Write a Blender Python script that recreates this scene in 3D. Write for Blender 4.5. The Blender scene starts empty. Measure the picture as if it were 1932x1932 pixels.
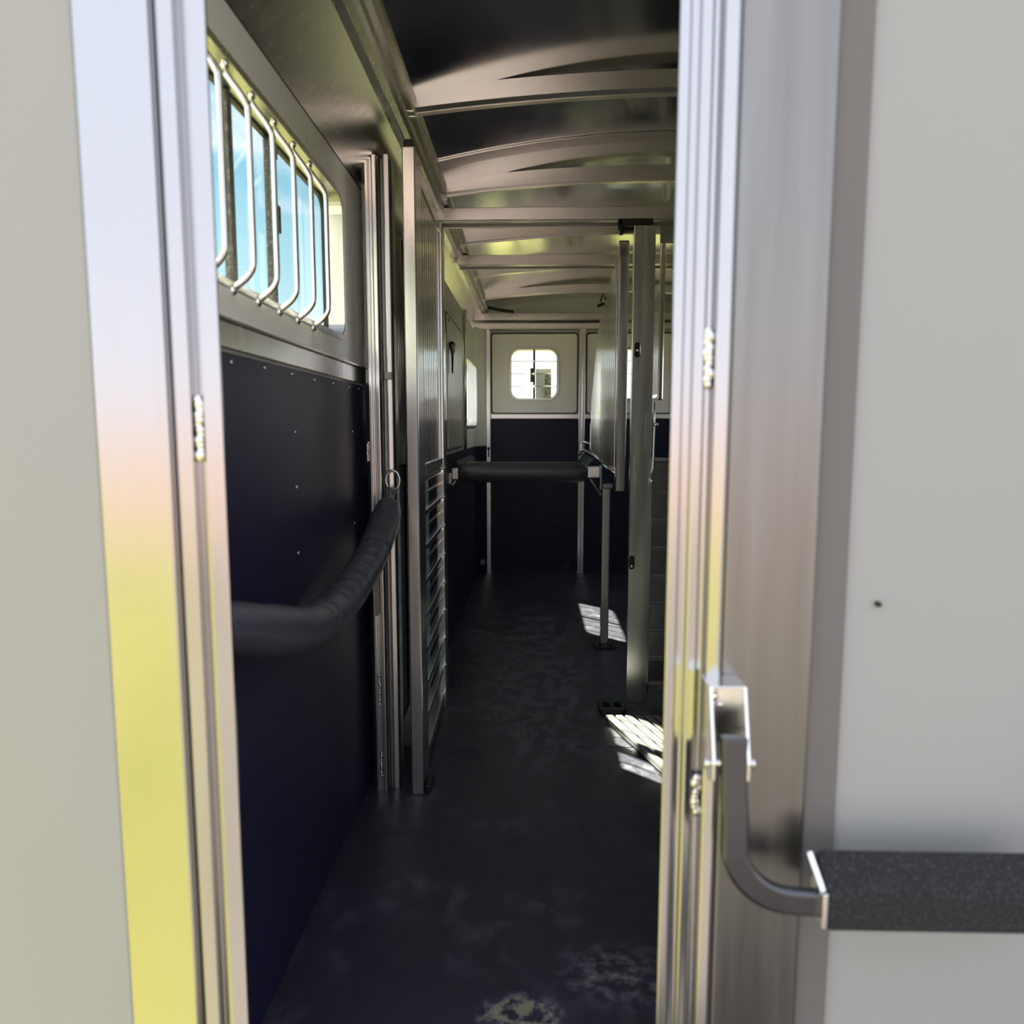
import bpy, bmesh, math, random
from mathutils import Vector, Matrix
from mathutils.geometry import tessellate_polygon
random.seed(7)
scn = bpy.context.scene
COL = scn.collection

# ------------------------------------------------------------------ camera
cd = bpy.data.cameras.new('camera'); cam = bpy.data.objects.new('camera', cd); COL.objects.link(cam)
cd.sensor_width = 36; cd.lens = 36*1400/1932; cd.clip_start = .02; cd.clip_end = 400
cam.location = (0, 0, 1.2)
cam.rotation_euler = (math.radians(90-6.4366), 0, math.radians(1.545))
cd.dof.use_dof = True; cd.dof.focus_distance = 3.0; cd.dof.aperture_fstop = 3.4
scn.camera = cam

# ------------------------------------------------------------------ sky, sun, exposure
w = bpy.data.worlds.new('world'); scn.world = w; w.use_nodes = True
nt = w.node_tree; nt.nodes.clear(); N = nt.nodes.new; L = nt.links.new
out = N('ShaderNodeOutputWorld'); bg = N('ShaderNodeBackground'); L(bg.outputs[0], out.inputs[0])
tc = N('ShaderNodeTexCoord'); sep = N('ShaderNodeSeparateXYZ'); L(tc.outputs['Generated'], sep.inputs[0])
rp = N('ShaderNodeValToRGB'); L(sep.outputs['Z'], rp.inputs[0])
e = rp.color_ramp.elements
e[0].position = 0.0; e[0].color = (1.25, 1.25, 1.22, 1)
e[1].position = 1.0; e[1].color = (.22, .42, .70, 1)
for p, c in ((.07, (1.05, 1.1, 1.1)), (.16, (.50, .74, .82)), (.30, (.28, .55, .70))):
    k = e.new(p); k.color = (*c, 1)
ns = N('ShaderNodeTexNoise'); ns.inputs['Scale'].default_value = 4.2; ns.inputs['Detail'].default_value = 6; ns.inputs['Roughness'].default_value = .55
mp = N('ShaderNodeMapping'); mp.inputs['Scale'].default_value = (1, 1, 2.6); mp.inputs['Location'].default_value = (.4, 1.3, .2)
L(tc.outputs['Generated'], mp.inputs[0]); L(mp.outputs[0], ns.inputs[0])
cr = N('ShaderNodeValToRGB'); L(ns.outputs[0], cr.inputs[0])
cr.color_ramp.elements[0].position = .50; cr.color_ramp.elements[1].position = .68
ov = N('ShaderNodeMapRange'); L(sep.outputs['Y'], ov.inputs[0]); ov.inputs[1].default_value = .45; ov.inputs[2].default_value = -.5; ov.inputs[3].default_value = 0; ov.inputs[4].default_value = .85
mxx = N('ShaderNodeMath'); mxx.operation = 'MAXIMUM'; L(cr.outputs[0], mxx.inputs[0]); L(ov.outputs[0], mxx.inputs[1])
mx = N('ShaderNodeMix'); mx.data_type = 'RGBA'; L(mxx.outputs[0], mx.inputs[0]); L(rp.outputs[0], mx.inputs[6]); mx.inputs[7].default_value = (.86, .88, .97, 1)
L(mx.outputs[2], bg.inputs[0]); bg.inputs[1].default_value = 1.0

SUN_DIR = Vector((.77, -.715, -1.21)).normalized()
sd = bpy.data.lights.new('sun', 'SUN'); sd.energy = 34; sd.angle = math.radians(.6); sd.color = (1, .90, .66)
so = bpy.data.objects.new('sun', sd); COL.objects.link(so); so.rotation_euler = SUN_DIR.to_track_quat('-Z', 'Y').to_euler()
so.location = (-8, 12, 14)
vs = scn.view_settings; vs.view_transform = 'Standard'; vs.look = 'None'; vs.gamma = 1; vs.use_curve_mapping = False; vs.exposure = .9

# ------------------------------------------------------------------ materials
def mat(name, col, rough=.5, metal=0, spec=.5, var=0, vs=(8, 8, 8), bump=0, bs=60, bstr=(1, 1, 1), col2=None, cpos=(.45, .7), coat=0):
    m = bpy.data.materials.new(name); m.use_nodes = True
    t = m.node_tree; b = t.nodes['Principled BSDF']; n = t.nodes.new; l = t.links.new
    b.inputs['Base Color'].default_value = (*col, 1); b.inputs['Roughness'].default_value = rough
    b.inputs['Metallic'].default_value = metal; b.inputs['Specular IOR Level'].default_value = spec
    if coat: b.inputs['Coat Weight'].default_value = coat; b.inputs['Coat Roughness'].default_value = .15
    c = n('ShaderNodeTexCoord')
    if var or col2:
        mp = n('ShaderNodeMapping'); mp.inputs['Scale'].default_value = vs; l(c.outputs['Object'], mp.inputs[0])
        x = n('ShaderNodeTexNoise'); x.inputs['Scale'].default_value = 1; x.inputs['Detail'].default_value = 5; l(mp.outputs[0], x.inputs[0])
        if var:
            r = n('ShaderNodeMapRange'); l(x.outputs[0], r.inputs[0]); r.inputs[1].default_value = .3; r.inputs[2].default_value = .7
            r.inputs[3].default_value = max(.02, rough-var); r.inputs[4].default_value = rough+var; l(r.outputs[0], b.inputs['Roughness'])
        if col2:
            q = n('ShaderNodeValToRGB'); q.color_ramp.elements[0].position = cpos[0]; q.color_ramp.elements[1].position = cpos[1]
            q.color_ramp.elements[0].color = (*col, 1); q.color_ramp.elements[1].color = (*col2, 1)
            l(x.outputs[0], q.inputs[0]); l(q.outputs[0], b.inputs['Base Color'])
    if bump:
        mp = n('ShaderNodeMapping'); mp.inputs['Scale'].default_value = bstr; l(c.outputs['Object'], mp.inputs[0])
        x = n('ShaderNodeTexNoise'); x.inputs['Scale'].default_value = bs; x.inputs['Detail'].default_value = 3; l(mp.outputs[0], x.inputs[0])
        u = n('ShaderNodeBump'); u.inputs['Strength'].default_value = bump; u.inputs['Distance'].default_value = .01
        l(x.outputs[0], u.inputs['Height']); l(u.outputs[0], b.inputs['Normal'])
    return m
ALU = mat('brushed_aluminium', (.82, .81, .79), .24, 1, var=.04, vs=(40, 40, 2))
ALU_B = mat('bright_aluminium', (.92, .91, .90), .20, 1, var=.03, vs=(50, 50, 2))
JAMB = mat('jamb_aluminium', (.52, .51, .52), .22, 1, var=.04, vs=(50, 50, 1.2))
ALU_D = mat('mill_aluminium', (.58, .57, .55), .30, 1, var=.05, vs=(60, 60, 3))
STILE = mat('darkened_aluminium', (.23, .225, .215), .36, 1, var=.05, vs=(30, 30, 1.5), col2=(.29, .285, .28), cpos=(.35, .7))  # base colour lowered in place of dark reflections from surroundings not built
ALU_C = mat('ceiling_aluminium', (.80, .79, .78), .18, 1, var=.05, vs=(4, 2, 4), bump=.04, bs=1.6)
ALU_BR = mat('bow_aluminium', (.88, .84, .83), .30, 1)
GALV = mat('dull_grey_metal', (.30, .30, .29), .5, .8)
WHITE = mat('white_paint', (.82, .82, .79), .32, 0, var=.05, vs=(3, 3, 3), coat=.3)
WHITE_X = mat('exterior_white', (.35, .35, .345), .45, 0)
KICK = mat('navy_rubber_panel', (.017, .017, .052), .42, 0, spec=.35, bump=.05, bs=180)
KICK_D = mat('dusty_rubber_panel', (.012, .014, .036), .5, 0, spec=.3, vs=(6, 6, 6), col2=(.035, .036, .05), cpos=(.60, .78))
VINYL = mat('black_vinyl', (.062, .066, .085), .40, 0, spec=.5, bump=.35, bs=9, bstr=(.4, 2.4, 1.2))
BLACK = mat('black_plastic', (.012, .012, .013), .45)
FOAM = mat('black_foam', (.022, .022, .026), .9, bump=.9, bs=420, col2=(.07, .07, .075), vs=(260, 260, 260), cpos=(.5, .68))
SEAL_SHADE = mat('grey_seal_and_shade', (.15, .14, .135), .55)  # door seal grey, also used for the painted shade band by the doorway
LOUV = mat('dull_slat_metal', (.26, .27, .28), .35, 1)
PLATE = mat('plate_metal', (.15, .155, .165), .5, 0, spec=.6)
GASKET = mat('gasket_rubber', (.05, .05, .05), .6, col2=(.16, .16, .15), vs=(150, 150, 150), cpos=(.5, .65))
PAPER = mat('tag_paper', (.42, .41, .36), .8)
INK = mat('ink', (.05, .05, .045), .8)
LAMPRED = None

# rubber floor mat: dark with dusty hoof scuffs
def floor_mat():
    m = bpy.data.materials.new('rubber_floor'); m.use_nodes = True
    t = m.node_tree; b = t.nodes['Principled BSDF']; n = t.nodes.new; l = t.links.new
    g = n('ShaderNodeNewGeometry')
    def noise(s, sc, d=5, loc=(0, 0, 0)):
        mp = n('ShaderNodeMapping'); mp.inputs['Scale'].default_value = s; mp.inputs['Location'].default_value = loc; l(g.outputs['Position'], mp.inputs[0])
        x = n('ShaderNodeTexNoise'); x.inputs['Scale'].default_value = sc; x.inputs['Detail'].default_value = d; x.inputs['Roughness'].default_value = .6
        l(mp.outputs[0], x.inputs[0]); return x.outputs[0]
    def ramp(v, a, b_, lo=0, hi=1):
        r = n('ShaderNodeMapRange'); r.inputs[1].default_value = a; r.inputs[2].default_value = b_; r.inputs[3].default_value = lo; r.inputs[4].default_value = hi; l(v, r.inputs[0]); return r.outputs[0]
    def math_(op, a, c):
        x = n('ShaderNodeMath'); x.operation = op
        for i, v in enumerate((a, c)):
            if isinstance(v, (int, float)): x.inputs[i].default_value = v
            else: l(v, x.inputs[i])
        return x.outputs[0]
    big = ramp(noise((1, 1, 1), 2.2, 3), .47, .66)
    fine = ramp(noise((1.6, 1, 1), 9, 6, (2, 1, 0)), .46, .70)
    d = math_('MULTIPLY', big, fine)
    sp = n('ShaderNodeSeparateXYZ'); l(g.outputs['Position'], sp.inputs[0])
    # traffic lane down the middle and the threshold carry most dust
    def blob(cx, cy, rx, ry):
        ax = math_('DIVIDE', math_('SUBTRACT', sp.outputs[0], cx), rx); ay = math_('DIVIDE', math_('SUBTRACT', sp.outputs[1], cy), ry)
        q = math_('ADD', math_('MULTIPLY', ax, ax), math_('MULTIPLY', ay, ay))
        return ramp(q, 0, 1, 1, 0)
    lane = blob(.02, 3.6, .30, 1.4); thr = blob(-.02, 1.40, .10, .07); thr2 = blob(.20, 1.52, .16, .12)
    d2 = math_('ADD', d, math_('MULTIPLY', lane, math_('MULTIPLY', fine, 2.2)))
    spk = ramp(noise((1, 1, 1), 34, 9, (4, 4, 0)), .44, .72)
    d3 = math_('ADD', math_('MINIMUM', math_('MULTIPLY', d2, .6), .42), math_('MULTIPLY', math_('ADD', thr, math_('MULTIPLY', thr2, .3)), math_('MULTIPLY', spk, 3.2)))
    cl = n('ShaderNodeClamp'); l(d3, cl.inputs[0]); cl.inputs[2].default_value = 1
    q = n('ShaderNodeValToRGB'); l(cl.outputs[0], q.inputs[0])
    q.color_ramp.elements[0].color = (.036, .036, .056, 1); q.color_ramp.elements[1].color = (.30, .29, .22, 1)
    k = q.color_ramp.elements.new(.4); k.color = (.105, .112, .150, 1)
    l(q.outputs[0], b.inputs['Base Color'])
    l(ramp(fine, 0, 1, .36, .6), b.inputs['Roughness']); b.inputs['Specular IOR Level'].default_value = .35
    u = n('ShaderNodeBump'); u.inputs['Strength'].default_value = .25; u.inputs['Distance'].default_value = .004
    l(noise((1, 1, 1), 90, 4), u.inputs['Height']); l(u.outputs[0], b.inputs['Normal'])
    return m
FLOOR = floor_mat()

def glass_mat(name, tint, refl=.06):
    m = bpy.data.materials.new(name); m.use_nodes = True
    t = m.node_tree; t.nodes.clear(); n = t.nodes.new; l = t.links.new
    o = n('ShaderNodeOutputMaterial'); mx = n('ShaderNodeMixShader'); tr = n('ShaderNodeBsdfTransparent'); gl = n('ShaderNodeBsdfGlossy')
    tr.inputs[0].default_value = (*tint, 1); gl.inputs['Roughness'].default_value = .02
    fr = n('ShaderNodeFresnel'); ge = n('ShaderNodeNewGeometry'); mr = n('ShaderNodeMapRange')
    mr.inputs[3].default_value = 1.45; mr.inputs[4].default_value = 1/1.45     # the far face of the pane is seen from inside the glass
    l(ge.outputs['Backfacing'], mr.inputs[0]); l(mr.outputs[0], fr.inputs[0])
    l(fr.outputs[0], mx.inputs[0]); l(tr.outputs[0], mx.inputs[1]); l(gl.outputs[0], mx.inputs[2]); l(mx.outputs[0], o.inputs[0])
    return m
GLASS = glass_mat('window_glass', (.94, .97, .96))
GLASS_T = glass_mat('tinted_glass', (.74, .82, .86))

def grass_mat():
    m = bpy.data.materials.new('grass_and_drive'); m.use_nodes = True
    t = m.node_tree; b = t.nodes['Principled BSDF']; n = t.nodes.new; l = t.links.new
    g = n('ShaderNodeNewGeometry'); x = n('ShaderNodeTexNoise'); x.inputs['Scale'].default_value = .9; x.inputs['Detail'].default_value = 8; l(g.outputs['Position'], x.inputs[0])
    def ramp(v, c0, c1):
        q = n('ShaderNodeValToRGB'); l(v, q.inputs[0]); q.color_ramp.elements[0].position = .35; q.color_ramp.elements[1].position = .7
        q.color_ramp.elements[0].color = (*c0, 1); q.color_ramp.elements[1].color = (*c1, 1); return q.outputs[0]
    grass = ramp(x.outputs[0], (.070, .075, .023), (.108, .106, .038))
    gravel = ramp(x.outputs[0], (.045, .044, .050), (.075, .070, .075))
    sp = n('ShaderNodeSeparateXYZ'); l(g.outputs['Position'], sp.inputs[0])
    # driveway behind the trailer: X > -.8 + .32*Y, only where Y < .6
    def M(op, a, c):
        k = n('ShaderNodeMath'); k.operation = op
        for i, v in enumerate((a, c)):
            if isinstance(v, (int, float)): k.inputs[i].default_value = v
            else: l(v, k.inputs[i])
        return k.outputs[0]
    def mrange(v, a, c):
        r = n('ShaderNodeMapRange'); l(v, r.inputs[0]); r.inputs[1].default_value = a; r.inputs[2].default_value = c; return r.outputs[0]
    edge = M('SUBTRACT', sp.outputs[0], M('MULTIPLY', sp.outputs[1], .25))
    drive = M('MULTIPLY', mrange(edge, -.80, -.68), mrange(sp.outputs[1], .8, .5))
    far = mrange(sp.outputs[1], -7, -12)
    m1 = n('ShaderNodeMix'); m1.data_type = 'RGBA'; l(drive, m1.inputs[0]); l(grass, m1.inputs[6]); l(gravel, m1.inputs[7])
    m2 = n('ShaderNodeMix'); m2.data_type = 'RGBA'; l(far, m2.inputs[0]); l(m1.outputs[2], m2.inputs[6]); m2.inputs[7].default_value = (.115, .085, .085, 1)
    l(m2.outputs[2], b.inputs['Base Color']); b.inputs['Roughness'].default_value = .95; b.inputs['Specular IOR Level'].default_value = .1
    return m
GRASS = grass_mat()

# ------------------------------------------------------------------ mesh helpers
class MB:
    def __init__(s): s.v = []; s.f = []; s.sm = []
    def add(s, vs, fs, smooth=False):
        b = len(s.v); s.v += [Vector(p) for p in vs]
        for f in fs: s.f.append([i+b for i in f]); s.sm.append(smooth)
        return s
    def box(s, x0, x1, y0, y1, z0, z1):
        v = [(x, y, z) for x in (x0, x1) for y in (y0, y1) for z in (z0, z1)]
        return s.add(v, [(0, 1, 3, 2), (4, 6, 7, 5), (0, 4, 5, 1), (2, 3, 7, 6), (0, 2, 6, 4), (1, 5, 7, 3)])
    def plate(s, outer, holes, fn, w0, w1, smooth=False):
        loops = [outer]+list(holes)
        pts = [p for lp in loops for p in lp]
        tris = tessellate_polygon([[Vector((p[0], p[1], 0)) for p in lp] for lp in loops])
        n = len(pts); vs = [fn(u, v, w0) for u, v in pts]+[fn(u, v, w1) for u, v in pts]
        fs = [tuple(t) for t in tris]+[tuple(i+n for i in reversed(t)) for t in tris]
        o = 0
        for lp in loops:
            k = len(lp)
            for i in range(k): j = (i+1) % k; fs.append((o+i, o+j, o+j+n, o+i+n))
            o += k
        return s.add(vs, fs, smooth)
    def tube(s, path, r, seg=10, smooth=True, flat=1.0, up=(0, 0, 1), caps=True):
        P = [Vector(p) for p in path]; n = len(P); R = r if isinstance(r, (list, tuple)) else [r]*n
        vs = []; upv = Vector(up); px = None
        for i in range(n):
            t = (P[min(i+1, n-1)]-P[max(i-1, 0)]).normalized()
            if px is None:
                a = upv if abs(t.dot(upv)) < .95 else Vector((1, 0, 0))
                x = (a-t*a.dot(t)).normalized()
            else: x = (px-t*px.dot(t)).normalized()
            px = x; y = t.cross(x)
            for k in range(seg):
                an = 2*math.pi*k/seg; vs.append(P[i]+x*R[i]*math.cos(an)+y*R[i]*flat*math.sin(an))
        fs = [(i*seg+k, i*seg+(k+1) % seg, (i+1)*seg+(k+1) % seg, (i+1)*seg+k) for i in range(n-1) for k in range(seg)]
        if caps: fs += [tuple(range(seg-1, -1, -1)), tuple((n-1)*seg+k for k in range(seg))]
        return s.add(vs, fs, smooth)
    def sphere(s, c, r, sc=(1, 1, 1), seg=8, rings=5):
        vs = [Vector(c)+Vector((0, 0, r*sc[2]))]; fs = []
        for i in range(1, rings):
            a = math.pi*i/rings
            for k in range(seg):
                b = 2*math.pi*k/seg; vs.append(Vector(c)+Vector((r*sc[0]*math.sin(a)*math.cos(b), r*sc[1]*math.sin(a)*math.sin(b), r*sc[2]*math.cos(a))))
        vs.append(Vector(c)-Vector((0, 0, r*sc[2]))); e = len(vs)-1
        for k in range(seg): fs.append((0, 1+k, 1+(k+1) % seg)); fs.append((e, e-seg+(k+1) % seg, e-seg+k))
        for i in range(rings-2):
            for k in range(seg): fs.append((1+i*seg+k, 1+(i+1)*seg+k, 1+(i+1)*seg+(k+1) % seg, 1+i*seg+(k+1) % seg))
        return s.add(vs, fs, True)

def root_loc(o):
    while o.parent: o = o.parent
    return Vector(o.location)
def obj(name, mb, m, parent=None, bevel=0, seg=2, kind=None):
    me = bpy.data.meshes.new(name)
    if parent: off = root_loc(parent)
    else:
        xs = [v.x for v in mb.v]; ys = [v.y for v in mb.v]; zs = [v.z for v in mb.v]
        off = Vector(((min(xs)+max(xs))/2, (min(ys)+max(ys))/2, min(zs)))
    me.from_pydata([v-off for v in mb.v], [], mb.f); me.validate()
    bm = bmesh.new(); bm.from_mesh(me); bmesh.ops.recalc_face_normals(bm, faces=bm.faces); bm.to_mesh(me); bm.free()
    if len(me.polygons) == len(mb.sm): me.polygons.foreach_set('use_smooth', mb.sm)
    me.materials.append(m)
    o = bpy.data.objects.new(name, me); COL.objects.link(o)
    if parent: o.parent = parent
    else: o.location = off
    if bevel:
        b = o.modifiers.new('bevel', 'BEVEL'); b.width = bevel; b.segments = seg; b.limit_method = 'ANGLE'; b.angle_limit = math.radians(40)
    if kind: o['kind'] = kind
    return o
def tag(o, label, cat, group=None):
    o['label'] = label; o['category'] = cat
    if group: o['group'] = group
    return o
def thing(name, label, cat, loc, group=None):
    o = bpy.data.objects.new(name, None); COL.objects.link(o); o.location = loc; o.empty_display_size = .1
    return tag(o, label, cat, group)
def struct(name, mb, m, parent=None, bevel=0): return obj(name, mb, m, parent, bevel, kind=None if parent else 'structure')
def rrect(u0, u1, v0, v1, r, n=7):
    pts = []
    for cx, cy, a0 in ((u1-r, v1-r, 0), (u0+r, v1-r, 90), (u0+r, v0+r, 180), (u1-r, v0+r, 270)):
        for i in range(n): a = math.radians(a0+90*i/(n-1)); pts.append((cx+r*math.cos(a), cy+r*math.sin(a)))
    return pts
def rect(u0, u1, v0, v1): return [(u0, v0), (u1, v0), (u1, v1), (u0, v1)]
XW = lambda u, v, w_: (w_, u, v)      # wall in the Y-Z plane
YW = lambda u, v, w_: (u, w_, v)      # wall in the X-Z plane
ZW = lambda u, v, w_: (u, v, w_)

def resample(P, n):
    P = [Vector(p) for p in P]; d = [0]
    for a, b in zip(P, P[1:]): d.append(d[-1]+(b-a).length)
    R = []
    for i in range(n):
        s = d[-1]*i/(n-1); k = max(j for j in range(len(d)) if d[j] <= s+1e-9); k = min(k, len(P)-2)
        t = (s-d[k])/(d[k+1]-d[k]); p0 = P[max(k-1, 0)]; p1 = P[k]; p2 = P[k+1]; p3 = P[min(k+2, len(P)-1)]
        R.append(.5*((2*p1)+(p2-p0)*t+(2*p0-5*p1+4*p2-p3)*t*t+(3*p1-p0-3*p2+p3)*t**3))
    return R

# ------------------------------------------------------------------ large structure
XL, XC, XR = -.55, -.46, 1.61
Y0, Y1 = .97, 6.13
o = struct('ground', MB().box(-160, 160, -160, 160, -.50, -.45), GRASS)
struct('floor', MB().box(-.60, 1.66, Y0-.02, Y1+.05, -.10, -.012), GALV)

# ceiling: one arched sheet
def arch(x): return 2.25-.10*((x-.53)/.9)**2
m = MB(); xs = [-.345+1.75*i/64 for i in range(65)]
m.add([(x, y, arch(x)+dz) for x in xs for y in (Y0, Y1+.05) for dz in (0, .02)],
      [f for i in range(64) for f in ((4*i, 4*i+2, 4*i+6, 4*i+4), (4*i+1, 4*i+5, 4*i+7, 4*i+3), (4*i, 4*i+4, 4*i+5, 4*i+1), (4*i+2, 4*i+3, 4*i+7, 4*i+6))]+[(0, 1, 3, 2), (256, 258, 259, 257)])
struct('ceiling', m, ALU_C)
struct('trim_12', MB().box(-.62, 1.68, Y0-.01, Y1+.08, 2.275, 2.29), GALV)
# coves between wall tops and the roof (left and right), each an extruded section
def sect(pts, y0, y1):
    mb = MB(); n = len(pts); vs = [(x, y0, z) for x, z in pts]+[(x, y1, z) for x, z in pts]
    t = tessellate_polygon([[Vector((x, z, 0)) for x, z in pts]])
    fs = [tuple(a) for a in t]+[tuple(i+n for i in reversed(a)) for a in t]+[(i, (i+1) % n, (i+1) % n+n, i+n) for i in range(n)]
    return mb.add(vs, fs)
cl = [(-.60, 1.955), (-.549, 1.955), (-.42, 2.085), (-.40, 2.10), (-.40, 2.125), (-.62, 2.14)]
struct('trim_1', sect(cl, Y0, Y1), ALU)
struct('trim_2', sect([(1.06-x, z) for x, z in cl], Y0, Y1), ALU)
rl = [(-.405, 2.100), (-.398, 2.094), (-.385, 2.106), (-.372, 2.106), (-.366, 2.118), (-.350, 2.118), (-.340, 2.135), (-.340, 2.155), (-.350, 2.18), (-.405, 2.18)]
struct('trim_3', sect(rl, Y0, Y1), ALU_D)
struct('trim_4', sect([(1.06-x, z) for x, z in rl], Y0, Y1), ALU_D)

# left wall, rear bay (plane X=-.55) and forward bay (X=-.46)
W1 = (.99, 2.185, 1.448, 1.862)
m = MB().plate(rect(Y0, 2.56, 0, 1.96), [rrect(*W1, .06)], XW, -.60, XL)
m.box(-.60, -.535, 2.56, 3.26, 0, 1.96)
W2 = (3.30, 3.80, 1.21, 1.68); W3 = (5.0, 5.83, 1.21, 1.68)
W2 = (3.12, 3.79, 1.21, 1.68)
m2 = MB().plate(rect(3.06, Y1, 0, 1.97), [rrect(*W2, .07), rrect(*W3, .07)], XW, -.52, XC)
m.box(-.535, -.52, 3.24, 3.30, 0, 1.96)
m.add(m2.v, m2.f)
struct('wall_left', m, WHITE)
m = MB().plate(rect(Y0, Y1, 0, 1.97), [rrect(a, b, 1.25, 1.72, .07) for a, b in ((3.1, 3.9), (4.95, 5.8))], XW, XR, 1.66)
struct('wall_right', m, WHITE)
FW = (-.172, .200, 1.440, 1.834); FW2 = (.662, 1.034, 1.440, 1.834)
m = MB().plate(rect(-.60, 1.66, 0, 2.275), [rrect(*FW, .075), rrect(*FW2, .075)], YW, Y1+.03, Y1+.08)
struct('wall_front', m, WHITE)
# rear wall: white skin on the right of the doorway, a strip over the doorway and the left return
m = MB(); m.box(.408, 1.70, .965, 1.0, -.18, 2.22); m.box(-.62, .41, .975, 1.0, 2.20, 2.27); m.box(.40, 1.70, .975, 1.0, 2.20, 2.27)
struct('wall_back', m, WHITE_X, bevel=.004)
struct('shade_strip', MB().box(.366, .409, .957, .985, -.18, 2.25), SEAL_SHADE, bevel=.002)  # grey strip added as the shade band between stile and white wall

# doorway jambs (ribbed aluminium extrusions)
def profile_z(pts, z0, z1):
    mb = MB(); n = len(pts); vs = [(x, y, z0) for x, y in pts]+[(x, y, z1) for x, y in pts]
    t = tessellate_polygon([[Vector((x, y, 0)) for x, y in pts]])
    return mb.add(vs, [tuple(a) for a in t]+[tuple(i+n for i in reversed(a)) for a in t]+[(i, (i+1) % n, (i+1) % n+n, i+n) for i in range(n)])
jr = [(.174, .950), (.174, .945), (.186, .943), (.189, .951), (.197, .953), (.203, .947), (.214, .949), (.217, .958), (.224, .958), (.228, .944), (.242, .939), (.248, .946), (.250, .99), (.192, .99), (.190, .957)]
struct('door_frame', profile_z(jr, -.16, 2.26), JAMB, bevel=.002).name = 'trim_6'
jl = [(-.396, .951), (-.396, .946), (-.418, .943), (-.422, .955), (-.434, .958), (-.437, .947), (-.455, .945), (-.459, .958), (-.464, .958), (-.466, .99), (-.436, .99), (-.434, .962), (-.421, .959)]
struct('door_frame', profile_z(jl, -.16, 2.26), JAMB, bevel=.002).name = 'trim_7'
# flat stile right of the doorway
struct('door_frame', MB().box(.249, .365, .948, .985, -.17, 2.26), STILE, bevel=.004).name = 'trim_8'
# rear door leaf folded open on the left
d1 = struct('door_1', MB().box(-.560, -.465, .944, .975, -.16, 2.24), JAMB, bevel=.004)
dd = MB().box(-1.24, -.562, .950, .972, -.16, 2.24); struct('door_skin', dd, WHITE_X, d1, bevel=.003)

# weld beads on the jambs
def weld(pts, r, name, par, m=ALU):
    mb = MB()
    for i, p in enumerate(pts): mb.sphere(p, r*(.8+.4*random.random()), (1, .6, 1.2))
    obj(name, mb, m, par)
J6 = bpy.data.objects['trim_6']; J7 = bpy.data.objects['trim_7']
weld([(.2205+.002*random.uniform(-1, 1), .950, 1.255+.0065*i) for i in range(11)], .0062, 'weld_bead', J6)
weld([(.2205+.002*random.uniform(-1, 1), .950, .69+.0065*i) for i in range(8)], .0062, 'weld_bead', J6)
weld([(-.4285+.002*random.uniform(-1, 1), .952, 1.165+.0065*i) for i in range(12)], .0062, 'weld_bead', J7)
tag(obj('screw', MB().tube([(.452, .958, .972), (.452, .967, .972)], .0035, 10), BLACK), 'small dark screw head on the white exterior wall right of the doorway', 'screw')

tag(obj('kick_panel', MB().box(1.603, 1.6095, Y0+.04, 6.14, 0, 1.06), KICK_D, bevel=.001), 'dark rubber kick panel along the right wall behind the dividers', 'kick panel')
# ------------------------------------------------------------------ rubber mats on the floor
for (a, b, lab) in ((Y0-.01, 2.70, 'dark rubber floor mat just inside the doorway with pale dust at its edge'),
                    (2.705, 3.845, 'dark rubber floor mat in the middle, between the two mat seams'),
                    (3.85, Y1+.02, 'dark rubber floor mat at the far end under the black padded bar')):
    tag(obj('rubber_mat', MB().box(-.5485 if b < 2.8 else -.53 if b < 3 else -.46, 1.60, a, b, -.012, 0), FLOOR, bevel=.002), lab, 'floor mat', 'rubber floor mats')

# ------------------------------------------------------------------ left side, rear bay: drop window door
def rivet(mb, x, y, z, ax): mb.sphere((x, y, z), .0055, (.45, 1, 1) if ax == 'x' else (1, .45, 1))
kp = obj('kick_panel', MB().box(-.549, -.545, Y0+.02, 2.452, .0, 1.335), KICK, bevel=.001)
tag(kp, 'tall dark navy rubber kick panel with rivets under the barred side window', 'kick panel')
for (y, z) in [(1.351, 1.319), (1.52, 1.322), (1.692, 1.322), (1.866, 1.32), (2.042, 1.322), (2.219, 1.322), (2.344, 1.323), (1.18, 1.32), (1.702, 1.191), (1.701, 1.064), (1.698, .91), (2.25, 1.19), (2.25, .91)]:
    mb = MB(); rivet(mb, -.5445, y, z, 'x'); obj('rivet', mb, ALU, kp)
wd = obj('drop_window_door', MB().plate(rrect(Y0+.015, 2.45, 1.395, 1.945, .012, 3), [rrect(*W1, .06)], XW, -.549, -.540), WHITE, bevel=.002)
tag(wd, 'pale painted drop down feed door around the large barred side window', 'feed door')
# lip frame
def ring_plate(u0, u1, v0, v1, r, wid, fn, a, b): return MB().plate(rrect(u0, u1, v0, v1, r), [rrect(u0+wid, u1-wid, v0+wid, v1-wid, max(.01, r-wid))], fn, a, b)
struct('window_1', ring_plate(W1[0]-.0, W1[1]+.0, W1[2], W1[3], .06, .016, XW, -.600, -.538), ALU_D, bevel=.004)
w1 = bpy.data.objects['window_1']
obj('glass', MB().plate(rrect(W1[0]+.01, W1[1]-.01, W1[2]+.01, W1[3]-.01, .05), [], XW, -.596, -.594), GLASS, w1)
mb = ring_plate(W1[0]+.014, W1[1]-.014, W1[2]+.014, W1[3]-.014, .046, .008, XW, -.599, -.588)
obj('gasket', mb, BLACK, w1)
obj('mullion', MB().box(-.600, -.584, 1.478, 1.500, W1[2]+.02, W1[3]-.02), GASKET, w1)
obj('mullion', MB().box(-.600, -.584, 1.715, 1.735, W1[2]+.02, W1[3]-.02), GASKET, w1)
obj('latch', MB().box(-.583, -.572, 1.715, 1.738, 1.64, 1.70), BLACK, w1, bevel=.002)
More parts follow.
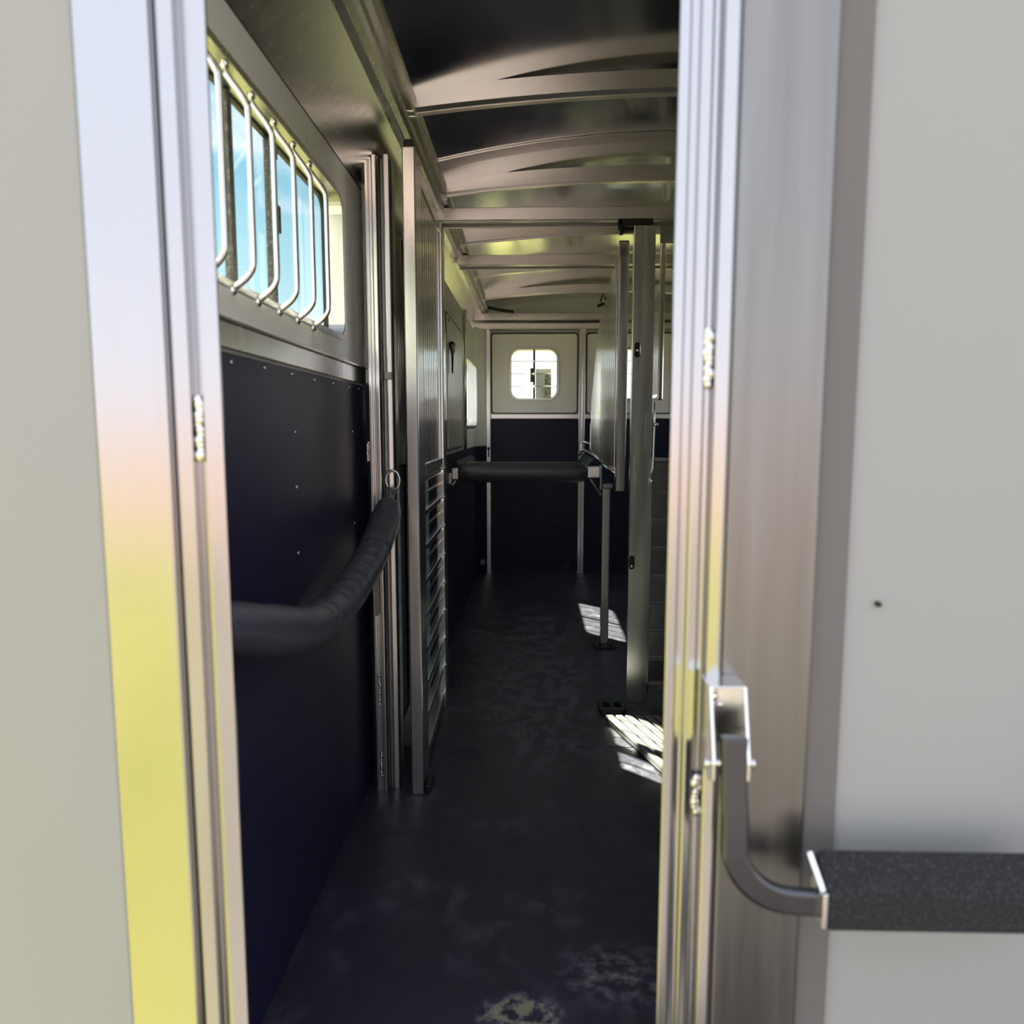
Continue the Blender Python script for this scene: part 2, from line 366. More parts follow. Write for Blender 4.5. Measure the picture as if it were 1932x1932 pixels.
obj('catch', MB().box(-.583, -.574, 1.700, 1.735, 1.800, 1.83), BLACK, w1, bevel=.002)
for k in range(-1, 6):
    y = 1.236+.1237*k; zt, zb = 1.755, 1.487
    P = resample([(-.541, y+.004, 1.822), (-.530, y+.003, 1.806), (-.512, y+.001, 1.782), (-.502, y, 1.764), (-.500, y, 1.745), (-.500, y, 1.60), (-.500, y, 1.506), (-.502, y, 1.486), (-.512, y, 1.470), (-.528, y-.002, 1.456), (-.541, y-.003, 1.447)], 40)
    gb = obj('guard_bar', MB().tube(P, .0058, 10), ALU, w1)
    obj('weld', MB().sphere((-.540, y-.003, zb-.041), .010), ALU, gb); obj('weld', MB().sphere((-.540, y+.004, 1.833), .009), ALU, gb)
# rail under feed door and hinge strip over it
tag(obj('hinge_rail', MB().box(-.549, -.536, Y0+.02, 2.42, 1.340, 1.386).box(-.549, -.528, Y0+.02, 2.452, 1.387, 1.3935), ALU, bevel=.002), 'aluminium rail between the barred window door and the riveted navy panel', 'rail')
obj('seal', MB().plate([(Y0+.01, 1.946), (2.451, 1.946), (2.451, 1.394), (2.459, 1.394), (2.459, 1.956), (Y0+.01, 1.956)], [], XW, -.5499, -.545), BLACK, wd)
obj('hinge_end', MB().box(-.5499, -.54, 2.423, 2.449, 1.34, 1.386), BLACK, wd)

# wall post beside the rear bay
pt = thing('wall_post', 'ribbed aluminium wall post the padded strap hangs from', 'post', (-.48, 2.36, 0))
prof = [(-.520, 2.33), (-.508, 2.322), (-.500, 2.322), (-.497, 2.330), (-.490, 2.330), (-.487, 2.322), (-.476, 2.322), (-.470, 2.334), (-.470, 2.46), (-.53, 2.46)]
obj('post_body', profile_z([(x, y+.005) for x, y in prof], 0, 2.02), ALU, pt, bevel=.0015)
prof = [(-.469, 2.362), (-.455, 2.352), (-.440, 2.354), (-.434, 2.366), (-.438, 2.44), (-.469, 2.44)]
obj('post_flange', profile_z(prof, 0, 2.03), ALU_D, pt, bevel=.002)
obj('slot_cover', MB().box(-.503, -.494, 2.321, 2.33, .60, .80), GALV, pt, bevel=.001); obj('clip', MB().box(-.462, -.440, 2.345, 2.353, 1.352, 1.375), GALV, pt, bevel=.001)
for x, z, n in ((-.495, .30, 18), (-.493, .06, 14), (-.517, 1.10, 10)): weld([(x+.002*random.uniform(-1, 1), 2.324 if x > -.51 else 2.33, z+.006*i) for i in range(n)], .0045, 'weld_bead', pt)
tag(obj('tie_ring', MB().tube([(-.440, 2.325+.004*math.sin(a), 1.032) if 0 else (-.440+.022*math.cos(a), 2.335, 1.036+.031*math.sin(a)) for a in [math.radians(d) for d in range(-125, 236, 20)]], .0042, 8), ALU_B), 'small metal tie ring on the ribbed wall post above the padded strap', 'ring')

# padded strap
path = [(-.470, 1.01, .925), (-.470, 1.07, .905), (-.470, 1.15, .882), (-.470, 1.24, .852), (-.470, 1.33, .826), (-.470, 1.44, .796), (-.470, 1.55, .778), (-.470, 1.64, .772), (-.469, 1.72, .772), (-.466, 1.80, .780), (-.462, 1.87, .793), (-.458, 1.95, .812), (-.454, 2.03, .833), (-.450, 2.09, .858), (-.446, 2.15, .890), (-.442, 2.20, .922), (-.438, 2.235, .955), (-.436, 2.25, .975)]
RP = resample(path, 150); R = []
for i in range(150):
    s = i/149; r = .051-.006*s-.015*max(0, 1-s/.24)
    for c, wd_, dp in ((.845, .005, .011), (.80, .004, .003), (.76, .004, .004), (.72, .004, .003), (.67, .004, .006), (.63, .004, .004), (.585, .006, .011), (.545, .004, .004), (.47, .004, .006), (.43, .004, .004), (.33, .005, .004)): r -= dp*math.exp(-((s-c)/wd_)**2)
    if s > .93: r *= math.sqrt(max(0, 1-((s-.93)/.085)**2))*.75+.25
    if s < .03: r *= .6+.4*s/.03
    R.append(r)
st = thing('padded_strap', 'black padded vinyl butt strap sagging from the ribbed wall post at left', 'strap', (-.46, 1.7, .72))
obj('pad', MB().tube(RP, R, 28), VINYL, st)
obj('end_clip', MB().tube([(-.436, 2.25, .972), (-.437, 2.27, .995), (-.438, 2.30, 1.004)], .008, 8).tube([(-.438+.010*math.cos(a), 2.315, 1.004+.010*math.sin(a)) for a in [math.radians(d) for d in range(0, 361, 30)]], .003, 6), GALV, st)

# corrugated wall lining behind the swung gate
m = MB(); y = 2.56; m.box(-.5345, -.527, 2.5, 3.2, 1.055, 1.95)
while y < 3.2: m.tube([(-.526, y, 1.055), (-.526, y, 1.95)], .006, 8); y += .036
tag(obj('ribbed_lining', m, ALU_B), 'vertically ribbed shiny wall lining behind the open slatted gate', 'lining')
tag(obj('kick_panel', MB().box(-.534, -.528, 2.47, 3.2, 0, 1.048), KICK, bevel=.001), 'narrow dark rubber kick panel between the ribbed wall post and the open gate', 'kick panel')

# ------------------------------------------------------------------ louvre and gates
def louvre(mb, u0, u1, z0, n, pitch, fn, depth=.018, base=0.0):
    pts = []
    for i in range(n):
        z = z0+i*pitch; pts += [(z, base+.002), (z+pitch*.88, base+depth), (z+pitch*.93, base+depth), (z+pitch*.93, base+depth*.2), (z+pitch*.98, base+.002)]
    k = len(pts); vs = [fn(u, z, w_) for u in (u0, u1) for z, w_ in pts]+[fn(u, z, base-.004) for u in (u0, u1) for z, w_ in pts]
    fs = []
    for i in range(k-1): fs += [(i, i+1, k+i+1, k+i), (2*k+i, 3*k+i, 3*k+i+1, 2*k+i+1), (i, 2*k+i, 2*k+i+1, i+1), (k+i, k+i+1, 3*k+i+1, 3*k+i)]
    fs += [(0, k, 3*k, 2*k), (k-1, 3*k-1, 4*k-1, 2*k-1)]
    return mb.add(vs, fs)
# open gate on the left: runs from Y 2.32 (near stile) to 3.17, standing at X about -.37
g = thing('stall_gate', 'tall aluminium stall gate with slatted lower half, swung open along the left wall', 'gate', (-.37, 2.75, 0), 'stall gates')
gx = lambda y: -.362-.012*(y-2.35)/.8
GF = lambda u, z, w_: (gx(u)+w_, u, z)
obj('stile', MB().box(-.393, -.353, 2.315, 2.445, .0, 2.038), ALU, g, bevel=.004)
obj('stile', MB().box(-.402, -.366, 3.095, 3.172, .0, 2.03), ALU, g, bevel=.004)
obj('top_rail', MB().plate(rect(2.445, 3.095, 1.985, 2.03), [], GF, -.028, 0), ALU, g, bevel=.003)
obj('bottom_rail', MB().plate(rect(2.445, 3.095, .03, .07), [], GF, -.028, 0), ALU, g, bevel=.003)
obj('middle_rail', MB().plate(rect(2.445, 3.095, 1.045, 1.08), [], GF, -.028, .002), ALU, g, bevel=.003)
m = MB().plate(rect(2.445, 3.095, 1.075, 1.99), [], GF, -.020, -.016)
for i in range(11):
    y = 2.49+.056*i; m.plate([(y-.019, 1.075), (y+.019, 1.075), (y+.019, 1.99), (y-.019, 1.99)], [], GF, -.017, -.006)
obj('ribbed_panel', m, ALU_B, g, bevel=.004)
for i in range(8):
    z = .070+.1215*(i+1)-.022
    obj('slat', MB().plate(rect(2.44, 3.10, z, z+.020), [], GF, -.022, -.002).plate(rect(2.44, 3.10, z-.010, z), [], GF, -.022, -.018), ALU_B, g, bevel=.003)
    obj('slat_wire', MB().plate(rect(2.44, 3.10, z-.052, z-.046), [], GF, -.020, -.012), ALU_D, g)
for i in range(8): obj('weld_bead', MB().sphere((gx(3.1)+.002, 3.10, .075+.1215*(i+.9)), .008, (1, 1, 1.6)), ALU_B, g)
obj('rubber_cap', MB().box(-.389, -.360, 2.322, 2.36, 2.036, 2.062), BLACK, g, bevel=.006)
obj('latch_plate', MB().box(-.3665, -.3625, 2.46, 2.468, 1.48, 1.60), GALV, g)
obj('floor_bolt', MB().box(-.35, -.33, 2.33, 2.42, 0, .025), BLACK, g, bevel=.004)

# divider on the right with its slatted lower panel facing the doorway
g = thing('stall_divider', 'wide aluminium divider post with horizontally slatted panel, right of the aisle', 'divider', (.9, 3.18, 0), 'stall gates')
cut = lambda cx, cz: rrect(cx-.011, cx+.011, cz-.031, cz+.031, .0105)
obj('stile', MB().plate(rect(.416, .504, 0, 2.025), [cut(.437, 1.524), cut(.431, .626)], YW, 3.160, 3.166).box(.416, .419, 3.166, 3.20, 0, 2.025).box(.501, .504, 3.166, 3.20, 0, 2.025), ALU, g, bevel=.0015)
obj('stile_back', MB().box(.419, .501, 3.185, 3.188, 0, 2.02), BLACK, g)
for b_ in ((.438, 3.166, 1.523), (.431, 3.168, .608)): obj('bolt', MB().sphere(b_, .008, (1, .6, 1)), ALU_B, g)
obj('cover_plate', MB().box(.476, .506, 3.154, 3.160, 1.10, 1.262), GALV, g, bevel=.001)
m = MB(); louvre(m, .512, 1.42, .088, 8, .1215, lambda u, z, w_: (u, 3.178-w_, z), .018, 0); obj('slat_panel', m, LOUV, g)
obj('frame', MB().box(.504, .513, 3.162, 3.19, .02, 1.075).box(.504, 1.44, 3.162, 3.19, 1.06, 1.075).box(.504, 1.44, 3.162, 3.19, .05, .088), ALU, g, bevel=.002)
obj('far_stile', MB().box(1.44, 1.50, 3.16, 3.20, 0, 2.025), ALU, g, bevel=.003)
obj('pull_rod', MB().tube([(.505, 3.148, .985), (.506, 3.148, 1.02), (.511, 3.148, 1.03), (.512, 3.148, 1.21), (.511, 3.148, 1.23), (.511, 3.148, 1.31)], .0048, 8).sphere((.517, 3.148, 1.215), .011).sphere((.505, 3.15, .975), .010, (1, 1, 1.6)), ALU_B, g)
tag(obj('floor_latch', MB().plate(rrect(.29, .40, 3.02, 3.14, .015), [rrect(.305, .335, 3.05, 3.11, .01), rrect(.352, .384, 3.05, 3.11, .01)], ZW, 0, .022), BLACK, bevel=.003), 'black two hole floor latch plate at the foot of the wide divider post', 'latch', 'floor latches')
tag(obj('floor_latch', MB().plate(rrect(.345, .462, 3.95, 4.07, .015), [rrect(.36, .385, 3.96, 4.0, .008), rrect(.42, .445, 3.96, 4.0, .008)], ZW, 0, .014), BLACK, bevel=.003), 'black floor latch plate under the slim post holding the padded bar', 'latch', 'floor latches')
# ribbed plate on floor
rpl = thing('ribbed_plate', 'sunlit ribbed aluminium plate on the floor beside the wide divider post', 'plate', (.7, 2.7, 0))
ed = Vector((.158, -.49, 0))
def RPF(u, v, w_):   # u along X, v 0..1 along the slanted edge
    return (.304+u+ed.x*v, 2.935+ed.y*v, w_)
obj('sheet', MB().plate(rect(0, .85, 0, 1), [], RPF, .008, .030), LOUV, rpl, bevel=.002)
m = MB()
for i in range(22): u = .002+.038*i; m.plate(rect(u, u+.026, .004, .996), [], RPF, .030, .036)
obj('rib', m, PLATE, rpl, bevel=.002); bpy.data.objects['rib']['kind'] = 'stuff'
obj('foot', MB().plate(rect(.03, .82, .05, .95), [], RPF, 0, .008), BLACK, rpl)

# head divider panel farther in
g = thing('head_divider', 'ribbed aluminium head divider panel hanging behind the padded bar post', 'divider', (.42, 4.2, .9))
obj('stile', MB().box(.392, .441, 3.5, 3.54, .905, 2.05), ALU, g, bevel=.007)
out_ = [(3.54, 2.03), (3.66, 1.985), (3.94, 1.945), (4.15, 1.86), (4.45, 1.83), (4.56, 1.77), (4.91, 1.43), (5.14, 1.10), (5.12, 1.06), (4.2, .995), (3.54, .985)]
obj('panel', MB().plate(out_, [], XW, .402, .408), ALU_B, g)
def zat(y, lst):
    for a, b in zip(lst, lst[1:]):
        if a[0] <= y <= b[0]: return a[1]+(b[1]-a[1])*(y-a[0])/(b[0]-a[0])
top = out_[:8]; bot = out_[::-1][:4]
m = MB(); y = 3.60
while y < 5.06:
    m.plate([(y-.015, zat(y-.015, bot)+.012), (y+.015, zat(y+.015, bot)+.012), (y+.015, zat(y+.015, top)-.012), (y-.015, zat(y-.015, top)-.012)], [], XW, .390, .4025); y += .058
obj('rib_field', m, ALU_B, g, bevel=.003)
mb = MB(); mb.tube([(.405, a, b) for a, b in out_[:9]], .007, 6); obj('edge_trim', mb, ALU_B, g)
obj('bottom_lip', MB().tube([(.402, 3.56, .985), (.402, 4.2, .995), (.402, 5.12, 1.06)], .010, 8), ALU_B, g)
for b_ in ((.398, 4.95, 1.38), (.398, 5.0, 1.30), (.398, 5.05, 1.22)): obj('edge_bolt', MB().sphere(b_, .010), ALU_B, g)
g = thing('head_divider', 'slim bright upright of a second head divider, seen beside the doorway jamb', 'divider', (.66, 3.9, 1.34))
obj('stile', MB().box(.648, .676, 3.90, 3.93, 1.345, 2.17), ALU_B, g, bevel=.006)
obj('panel', MB().box(.66, .664, 3.93, 4.9, 1.38, 1.95), ALU, g)

# header rails across the roof and their black rollers
def header(y, lab):
    h = thing('header_rail', lab, 'rail', (.53, y, 2.06), 'header rails the dividers hang from')
    obj('beam', MB().box(-.402, 1.46, y, y+.012, 2.063, 2.112).box(-.402, 1.46, y+.012, y+.14, 2.098, 2.112).box(-.402, 1.46, y+.128, y+.14, 2.063, 2.098), ALU_BR, h, bevel=.002)
    obj('centre_track', MB().box(-.402, 1.46, y+.055, y+.085, 2.070, 2.098), ALU_BR, h, bevel=.002)
header(3.20, 'nearest straight header rail crossing under the arched roof')
header(4.05, 'farther straight header rail crossing above the padded bar')
tag(obj('roller', MB().box(.355, .50, 3.202, 3.235, 2.036, 2.0625).box(.355, .375, 3.202, 3.235, 2.022, 2.0625), BLACK, bevel=.004), 'upper black roller bracket on top of the wide divider post', 'roller', 'black roller brackets')
tag(obj('roller', MB().box(.372, .465, 3.29, 3.335, 2.038, 2.063).box(.372, .39, 3.29, 3.335, 2.028, 2.063), BLACK, bevel=.004), 'lower black roller bracket above the ribbed head divider stile', 'roller', 'black roller brackets')
tag(obj('hanger', MB().box(.55, .61, 3.31, 3.338, 1.995, 2.063), GALV, bevel=.003), 'small grey hanger block under the nearest header rail beside the jamb', 'hanger')
tag(obj('wing_latch', MB().box(.408, .425, 4.20, 4.26, 1.86, 1.93).tube([(.40, 4.18, 1.90), (.385, 4.18, 1.93), (.372, 4.18, 1.89)], .006, 6).tube([(.40, 4.24, 1.89), (.36, 4.24, 1.875)], .009, 6), BLACK, bevel=.003), 'black wing latch on the sloping edge of the ribbed head divider', 'latch')

# ------------------------------------------------------------------ roof bows
def bow_z(x): return 2.192-.052*((x-.53)/.9)**2
def bow(y, lab):
    h = thing('roof_bow', lab, 'roof bow', (.53, y, 2.10), 'arched roof bows')
    m = MB(); n = 24; sec = [(-.032, -.016), (-.004, -.018), (-.002, -.010), (.002, -.010), (.004, -.018), (.032, -.016), (.032, .016), (-.032, .016)]; k = len(sec)
    xs = [-.35+1.76*i/n for i in range(n+1)]
    vs = [(x, y+a, bow_z(x)+b+(.018 if b > 0 else 0)) for x in xs for a, b in sec]
    fs = [(i*k+j, i*k+(j+1) % k, (i+1)*k+(j+1) % k, (i+1)*k+j) for i in range(n) for j in range(k)]+[tuple(range(k)), tuple(n*k+j for j in range(k))]
    m.add(vs, fs); obj('bow_channel', m, ALU_BR, h)
    for sx in (0, 1):
        m = MB(); x0, x1 = (-.376, -.345) if not sx else (1.405, 1.436)
        m.box(x0, x1, y-.035, y-.003, 2.115, 2.150).box(x0, x1, y+.003, y+.035, 2.115, 2.150); obj('end_bracket', m, ALU_BR, h, bevel=.003)
bow(2.30, 'first arched roof bow, nearest to the doorway')
bow(3.08, 'second arched roof bow, just before the nearest header rail')
bow(3.88, 'third arched roof bow, between the two header rails')
bow(4.72, 'fourth arched roof bow, beyond the second header rail')
bow(5.50, 'farthest arched roof bow, close to the end wall')
m = MB(); n = 24; xs = [-.345+1.75*i/n for i in range(n+1)]
m.add([(x, y, arch(x)-dz) for x in xs for y in (2.78, 2.86) for dz in (.001, .006)], [f for i in range(n) for f in ((4*i, 4*i+2, 4*i+6, 4*i+4), (4*i+1, 4*i+5, 4*i+7, 4*i+3), (4*i, 4*i+4, 4*i+5, 4*i+1), (4*i+2, 4*i+3, 4*i+7, 4*i+6))])
tag(obj('roof_seam_strip', m, ALU_BR), 'flat curved seam strip across the roof between the first and second bows', 'strip')

# ------------------------------------------------------------------ forward bay of the left wall
def kick(name, mb, lab, m=KICK_D): return tag(obj(name, mb, m, bevel=.001), lab, 'kick panel')
kick('kick_panel', MB().box(-.459, -.452, 3.28, 5.895, 0, 1.058), 'long dark rubber kick panel along the far left wall')
def win_left(n, W, mull, wdt, bars):
    wn = struct('window_%d' % n, ring_plate(W[0]-.015, W[1]+.015, W[2]-.015, W[3]+.015, .085, .03, XW, -.524, -.452), ALU_B, bevel=.003)
    obj('glass', MB().plate(rrect(W[0]+.01, W[1]-.01, W[2]+.01, W[3]-.01, .06), [], XW, -.512, -.510), GLASS, wn)
    obj('mullion', MB().box(-.518, -.500, mull-wdt/2, mull+wdt/2, W[2], W[3]), ALU_D, wn)
    for k in range(bars):
        y = W[0]+.06+(W[1]-W[0]-.12)*k/(bars-1)
        obj('guard_bar', MB().tube([(-.453, y, W[3]+.01), (-.432, y, W[3]-.015), (-.430, y, W[3]-.04), (-.430, y, W[2]+.04), (-.432, y, W[2]+.015), (-.453, y, W[2]-.01)], .0045, 8), ALU_B, wn)
win_left(2, W2, 3.47, .055, 6)
win_left(3, W3, 5.44, .022, 7)
hp = obj('inspection_door', MB().plate(rrect(4.0, 4.84, 1.09, 1.80, .02, 4), [], XW, -.459, -.450), WHITE, bevel=.002)
tag(hp, 'small pale door in the far left wall with a black handle', 'door')
obj('seal', MB().plate(rect(3.985, 4.855, 1.075, 1.815), [rect(3.995, 4.845, 1.085, 1.805)], XW, -.4595, -.4545), SEAL_SHADE, hp)
obj('handle', MB().tube([(-.440, 4.10, 1.655), (-.436, 4.11, 1.60), (-.438, 4.12, 1.50)], [.014, .007, .004], 8).sphere((-.438, 4.10, 1.65), .020), BLACK, hp)
obj('handle_grip', MB().tube([(-.425, 4.03, 1.640), (-.430, 4.10, 1.615)], .010, 8), WHITE_X, hp)
obj('hinge', MB().box(-.452, -.446, 4.03, 4.09, 1.77, 1.785), GALV, hp)
# corner column
cc = [(-.459, 5.90), (-.43, 5.99), (-.40, 6.05), (-.372, 6.10), (-.372, 6.16), (-.459, 6.16)]
struct('trim_9', profile_z(cc, 0, 1.99), WHITE)
kick('kick_panel', profile_z([(-.4515, 5.905), (-.424, 5.985), (-.394, 6.045), (-.368, 6.095), (-.369, 6.098), (-.398, 6.047), (-.428, 5.988), (-.4545, 5.91)], 0, 1.058), 'dark rubber kick panel wrapping the far left corner column')
m = MB().tube([(-.445, 4.95, 1.97), (-.445, 4.95, 1.06)], .012, 8); tag(obj('wall_trim', m, ALU), 'thin aluminium upright trim left of the far left window', 'trim')
struct('trim_10', MB().box(-.46, 1.61, 6.02, 6.13, 1.985, 2.03), ALU_BR, bevel=.003)
struct('trim_11', MB().box(-.46, 1.61, 5.96, 6.13, 2.045, 2.10), ALU, bevel=.003)

# ------------------------------------------------------------------ far end wall
for nn, (x0, x1, z0, z1, lab, mm) in enumerate(((-.372, -.341, 0, 2.02, 'left aluminium post of the far end wall', ALU), (.378, .428, 0, 2.04, 'aluminium post between the two far end windows', ALU), (1.135, 1.18, 0, 2.02, 'right aluminium post of the far end wall', ALU))):
    tag(obj('end_wall_post', MB().box(x0, x1, 6.09, 6.158, z0, z1).box(x0+(x1-x0)*.45, x0+(x1-x0)*.55, 6.087, 6.092, z0+.01, z1-.01), mm, bevel=.003), lab, 'post', 'posts of the far end wall')
def feed(x0, x1, FWw, lab):
    f = obj('feed_door', MB().plate(rrect(x0, x1, 1.325, 1.958, .02, 4), [rrect(*FWw, .075)], YW, 6.125, 6.158), WHITE, bevel=.003)
    tag(f, lab, 'feed door', 'drop down feed doors on the far end wall')
    obj('seal', MB().plate(rrect(x0-.009, x1+.009, 1.318, 1.972, .022, 4), [rrect(FWw[0]-.05, FWw[1]+.05, FWw[2]-.05, FWw[3]+.05, .09)], YW, 6.146, 6.156), BLACK, f)
    return f
FD1 = feed(-.327, .362, FW, 'white feed door in the end wall with a rounded barred window, left of the end post')
FD2 = feed(.445, 1.125, FW2, 'white feed door in the end wall glimpsed right of the end post')
obj('scuff', MB().tube([(.125, 6.1245, 1.378), (.11, 6.1245, 1.368), (.108, 6.1245, 1.352), (.122, 6.1245, 1.344), (.14, 6.1245, 1.342)], [.001, .005, .005, .004, .001], 6, flat=.3, up=(0, 1, 0)), WHITE_X, FD1)
def win_front(n, W):
    wn = struct('window_%d' % n, ring_plate(W[0]-.018, W[1]+.018, W[2]-.018, W[3]+.018, .09, .021, YW, 6.116, 6.215), ALU_D, bevel=.003)
    obj('glass', MB().plate(rrect(W[0]+.002, W[1]-.002, W[2]+.002, W[3]-.002, .07), [], YW, 6.190, 6.192), GLASS, wn)
    cx = W[0]+.187
    obj('mullion', MB().box(cx-.009, cx+.009, 6.178, 6.20, W[2], W[3]), BLACK, wn)
    obj('latch', MB().box(cx-.032, cx+.009, 6.165, 6.18, cx*0+1.575, 1.69), BLACK, wn, bevel=.005)
    for z in (1.741, 1.640, 1.540):
        obj('guard_bar', MB().tube([(W[0]-.004, 6.13, z), (W[1]+.004, 6.13, z)], .0035, 8).sphere((cx, 6.13, z), .009), ALU_B, wn)
win_front(4, FW); win_front(5, FW2)
# paper tag outside the glass with turned lettering
pp = obj('paper_tag', MB().box(.028, .157, 6.203, 6.205, 1.447, 1.686), PAPER); tag(pp, 'pale paper tag with turned lettering in the far window', 'paper tag')
for txt, x, z, sz in (('CAMA', .148, 1.475, .062), ('0281 4', .092, 1.50, .018)):
    cu = bpy.data.curves.new('lettering', 'FONT'); cu.body = txt; cu.size = sz; cu.extrude = .0003; cu.space_character = 1.0
    to = bpy.data.objects.new('tmp', cu); COL.objects.link(to)
    dg = bpy.context.evaluated_depsgraph_get(); me = bpy.data.meshes.new_from_object(to.evaluated_get(dg)); bpy.data.objects.remove(to)
    M = Matrix.Translation((x, 6.2022, z)) @ Matrix.Rotation(math.radians(-90), 4, 'Y') @ Matrix.Rotation(math.radians(90), 4, 'X')
    me.transform(Matrix.Translation(-Vector(pp.location)) @ M); me.materials.clear(); me.materials.append(INK)
    lo = bpy.data.objects.new('lettering', me); COL.objects.link(lo); lo.parent = pp
for x0, x1, lab in ((-.340, .377, 'dark scuffed rubber kick panel on the end wall under the left feed door'), (.429, 1.134, 'dark rubber kick panel on the end wall right of the end post'), (1.181, 1.602, 'dark rubber kick panel in the far right corner')):
    kick('kick_panel', MB().box(x0, x1, 6.145, 6.158, 0, 1.276), lab)
for x0, x1, lab in ((-.340, .377, 'aluminium rail below the left end wall feed door'), (.429, 1.134, 'aluminium rail below the right end wall feed door')):
    tag(obj('sill_rail', MB().box(x0, x1, 6.125, 6.158, 1.278, 1.316), ALU_BR, bevel=.003), lab, 'rail', 'sill rails of the end wall')
tag(obj('hinge_block', MB().box(-.42, -.385, 5.98, 6.02, .09, .13), GALV, bevel=.003), 'small grey block low on the far left corner beside the end post', 'block')
tag(obj('drop_pin', MB().sphere((-.356, 6.084, 1.035), .013).tube([(-.356, 6.082, 1.03), (-.356, 6.082, .97)], .006, 6), BLACK), 'black drop pin on the left end wall post at rail height', 'pin')
tag(obj('black_strap', MB().tube([(-.33, 5.60, 2.085), (-.25, 5.62, 2.072), (-.14, 5.64, 2.058)], .012, 8, flat=.5), BLACK), 'short black strap under the roof above the end wall', 'strap')

# ------------------------------------------------------------------ padded butt bar and its post
bb = thing('butt_bar', 'black padded butt bar spanning the far stall with square aluminium ends', 'bar', (0, 4.03, .90))
P = [(-.40+.70*i/40, 4.03, .963) for i in range(41)]
R = [.057*min(1, (.55+.45*math.sqrt(max(0, 1-(1-min(1, min(i, 40-i)/5))**2)))) for i in range(41)]
obj('pad', MB().tube(P, R, 28), VINYL, bb)
obj('end_tube', MB().box(.298, .366, 4.005, 4.055, .935, .994), ALU_BR, bb, bevel=.004)
obj('end_tube', MB().box(-.434, -.398, 4.005, 4.055, .925, .985), ALU_BR, bb, bevel=.004)
obj('end_bracket', MB().box(-.4515, -.434, 4.0, 4.07, .905, .96).tube([(-.450, 4.0, .90), (-.43, 4.0, .895), (-.412, 4.0, .92)], .005, 6), ALU, bb, bevel=.003)
obj('end_plate', MB().box(.366, .374, 3.99, 4.07, .87, 1.0), ALU_D, bb, bevel=.002)
bp = thing('bar_post', 'slim aluminium floor post carrying the right end of the padded bar', 'post', (.401, 4.03, 0))
obj('tube', MB().box(.380, .424, 4.01, 4.054, .014, .877), ALU, bp, bevel=.004)
obj('cap', MB().box(.384, .435, 4.0, 4.06, .877, .90), ALU_B, bp, bevel=.004)
obj('bracket', MB().plate([(4.06, .86), (4.06, .985), (4.36, .90), (4.30, .86)][::-1], [], XW, .383, .391), BLACK, bp)
obj('brace', MB().tube([(.345, 4.4, .90), (.372, 4.05, .845)], .006, 8).sphere((.373, 4.04, .842), .009), GALV, bp)
# swung-up chest rails each side
def wedge(lab, x0, x1, y0, y1, z):
    s = 1 if x1 > x0 else -1
    m = MB().add([(x, y, zz) for y in (y0, y1) for x, zz in ((x0, z-.05), (x1-s*.02, z-.06), (x1, z-.03), (x0+s*.015, z+.022), (x0, z+.022))], [(0, 1, 2, 3, 4), (9, 8, 7, 6, 5)]+[(i, (i+1) % 5, (i+1) % 5+5, i+5) for i in range(5)])
    tag(obj('chest_rail', m, KICK_D, bevel=.004), lab, 'rail', 'dark chest rails beyond the padded bar')
wedge('dark chest rail fixed to the far left kick panel beyond the padded bar', -.4515, -.405, 4.30, 5.45, .985)
wedge('dark chest rail under the ribbed head divider beyond the padded bar', .40, .345, 4.70, 5.65, .985)
gr = thing('guide_rod', 'bent bright rod beyond the padded bar under the head divider', 'rod', (.38, 4.8, 1.0))
obj('bar', MB().tube([(.392, 4.12, 1.015), (.385, 4.6, 1.03), (.375, 5.4, 1.045)], .008, 8), ALU, gr)
obj('hook', MB().tube([(.345, 5.45, 1.0), (.362, 5.45, 1.03), (.362, 5.45, 1.085), (.375, 5.45, 1.105), (.41, 5.38, 1.09)], .008, 8).sphere((.362, 5.44, 1.04), .016), ALU_B, gr)

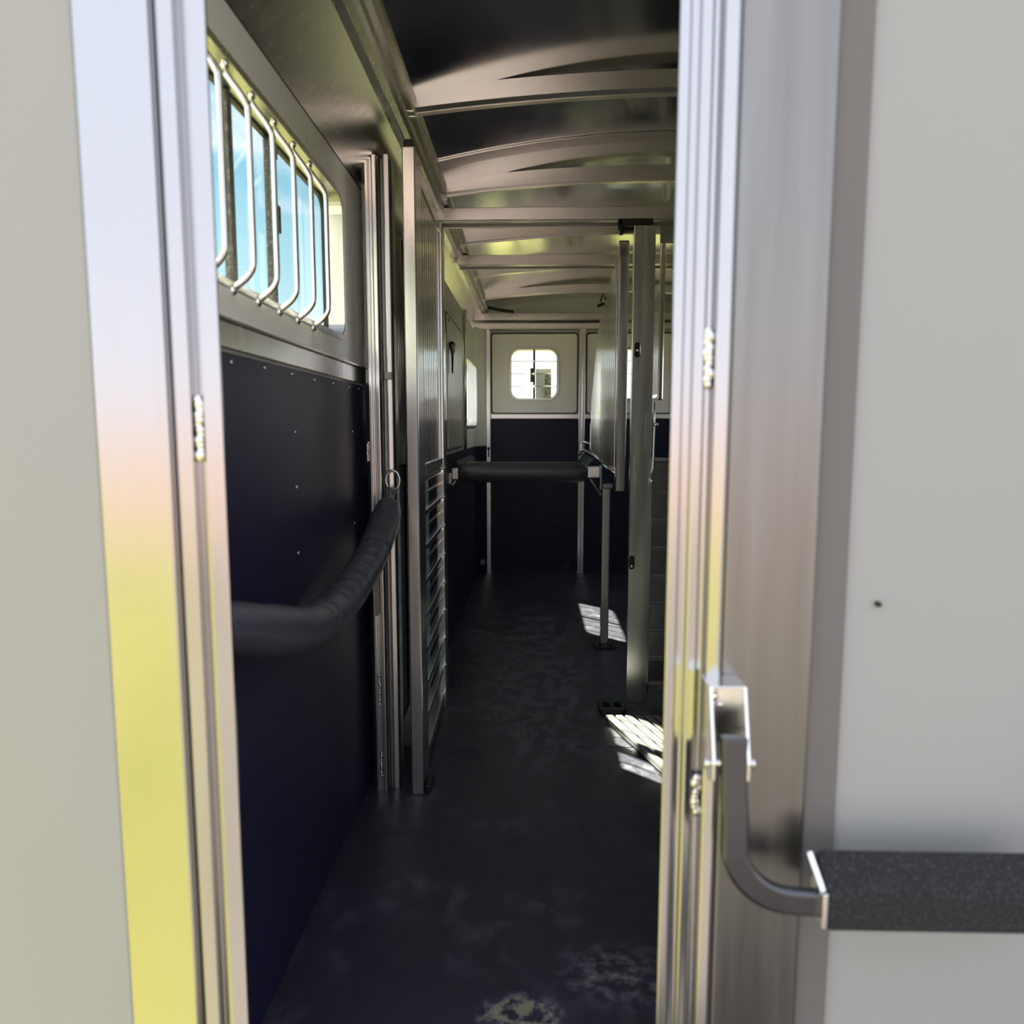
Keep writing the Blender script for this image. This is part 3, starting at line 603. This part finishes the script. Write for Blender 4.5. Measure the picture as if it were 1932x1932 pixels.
# ------------------------------------------------------------------ folding grab handle beside the doorway
h = thing('grab_handle', 'folding grab handle with black foam grip hanging on the stile right of the doorway', 'handle', (.26, .93, .6))
clev = MB()
clev.box(.222, .266, .940, .9475, .792, .878)                                # back plate
clev.plate([(.9475, .792), (.9475, .880), (.900, .880), (.872, .792), (.872, .770), (.895, .760)], [], XW, .2215, .2255)
clev.plate([(.9475, .792), (.9475, .880), (.900, .880), (.872, .792), (.872, .770), (.895, .760)], [], XW, .2640, .2680)
clev.box(.2215, .2680, .900, .9475, .8775, .8805)
obj('bracket', clev, ALU_B, h, bevel=.0012)
obj('pivot_pin', MB().tube([(.216, .885, .788), (.274, .885, .788)], .0042, 10).sphere((.216, .885, .788), .0068, (.5, 1, 1)).sphere((.274, .885, .788), .0068, (.5, 1, 1)), ALU, h)
obj('rivet', MB().sphere((.238, .9395, .853), .0060, (1, .5, 1)).sphere((.246, .9395, .842), .0050, (1, .5, 1)), ALU_B, h)
P = [(.250, .885, .822), (.250, .884, .79), (.251, .882, .75), (.253, .880, .715)]
cxx, czz, rr = .330, .690, .078
for i in range(1, 10): a = math.radians(180+80*i/9*1.03); P.append((cxx+rr*math.cos(a), .879, czz+rr*math.sin(a)+.0))
P += [(.345, .878, .611), (.366, .878, .611)]
arm = resample(P, 60)
m = MB(); k = 8; vs = []
for i, p in enumerate(arm):
    t = (arm[min(i+1, 59)]-arm[max(i-1, 0)]).normalized(); nrm = Vector((t.z, 0, -t.x)).normalized()
    for a, b in ((-1, -.6), (-.8, -1), (.8, -1), (1, -.6), (1, .6), (.8, 1), (-.8, 1), (-1, .6)): vs.append(p+nrm*a*.0165+Vector((0, 1, 0))*b*.009)
m.add(vs, [(i*k+j, i*k+(j+1) % k, (i+1)*k+(j+1) % k, (i+1)*k+j) for i in range(59) for j in range(k)]+[tuple(range(k)), tuple(59*k+j for j in range(k))])
obj('arm', m, GALV, h, bevel=.002).data.materials[0] = mat('dark_reflection_metal', (.11, .11, .12), .25, .9)  # dark reflection on the arm face put into its base colour
obj('grip_collar', MB().box(.3575, .3640, .858, .898, .588, .634).add([(.3505, .898, .664), (.3570, .898, .667), (.364, .862, .632), (.3575, .860, .629), (.3505, .901, .664), (.3570, .901, .667), (.364, .866, .632), (.3575, .864, .629)], [(0, 1, 2, 3), (4, 7, 6, 5), (0, 4, 5, 1), (1, 5, 6, 2), (2, 6, 7, 3), (3, 7, 4, 0)]), ALU_B, h, bevel=.001)
obj('foam_grip', MB().plate([(.857, .586), (.857, .634), (.900, .668), (.908, .66), (.908, .586)], [], lambda u, v, w_: (w_, u, v), .3645, .66), FOAM, h, bevel=.004)
obj('arm', MB().tube([(.66, .88, .62), (.72, .88, .635), (.76, .88, .69), (.77, .885, .80), (.77, .94, .82)], .014, 10), ALU_D, h)
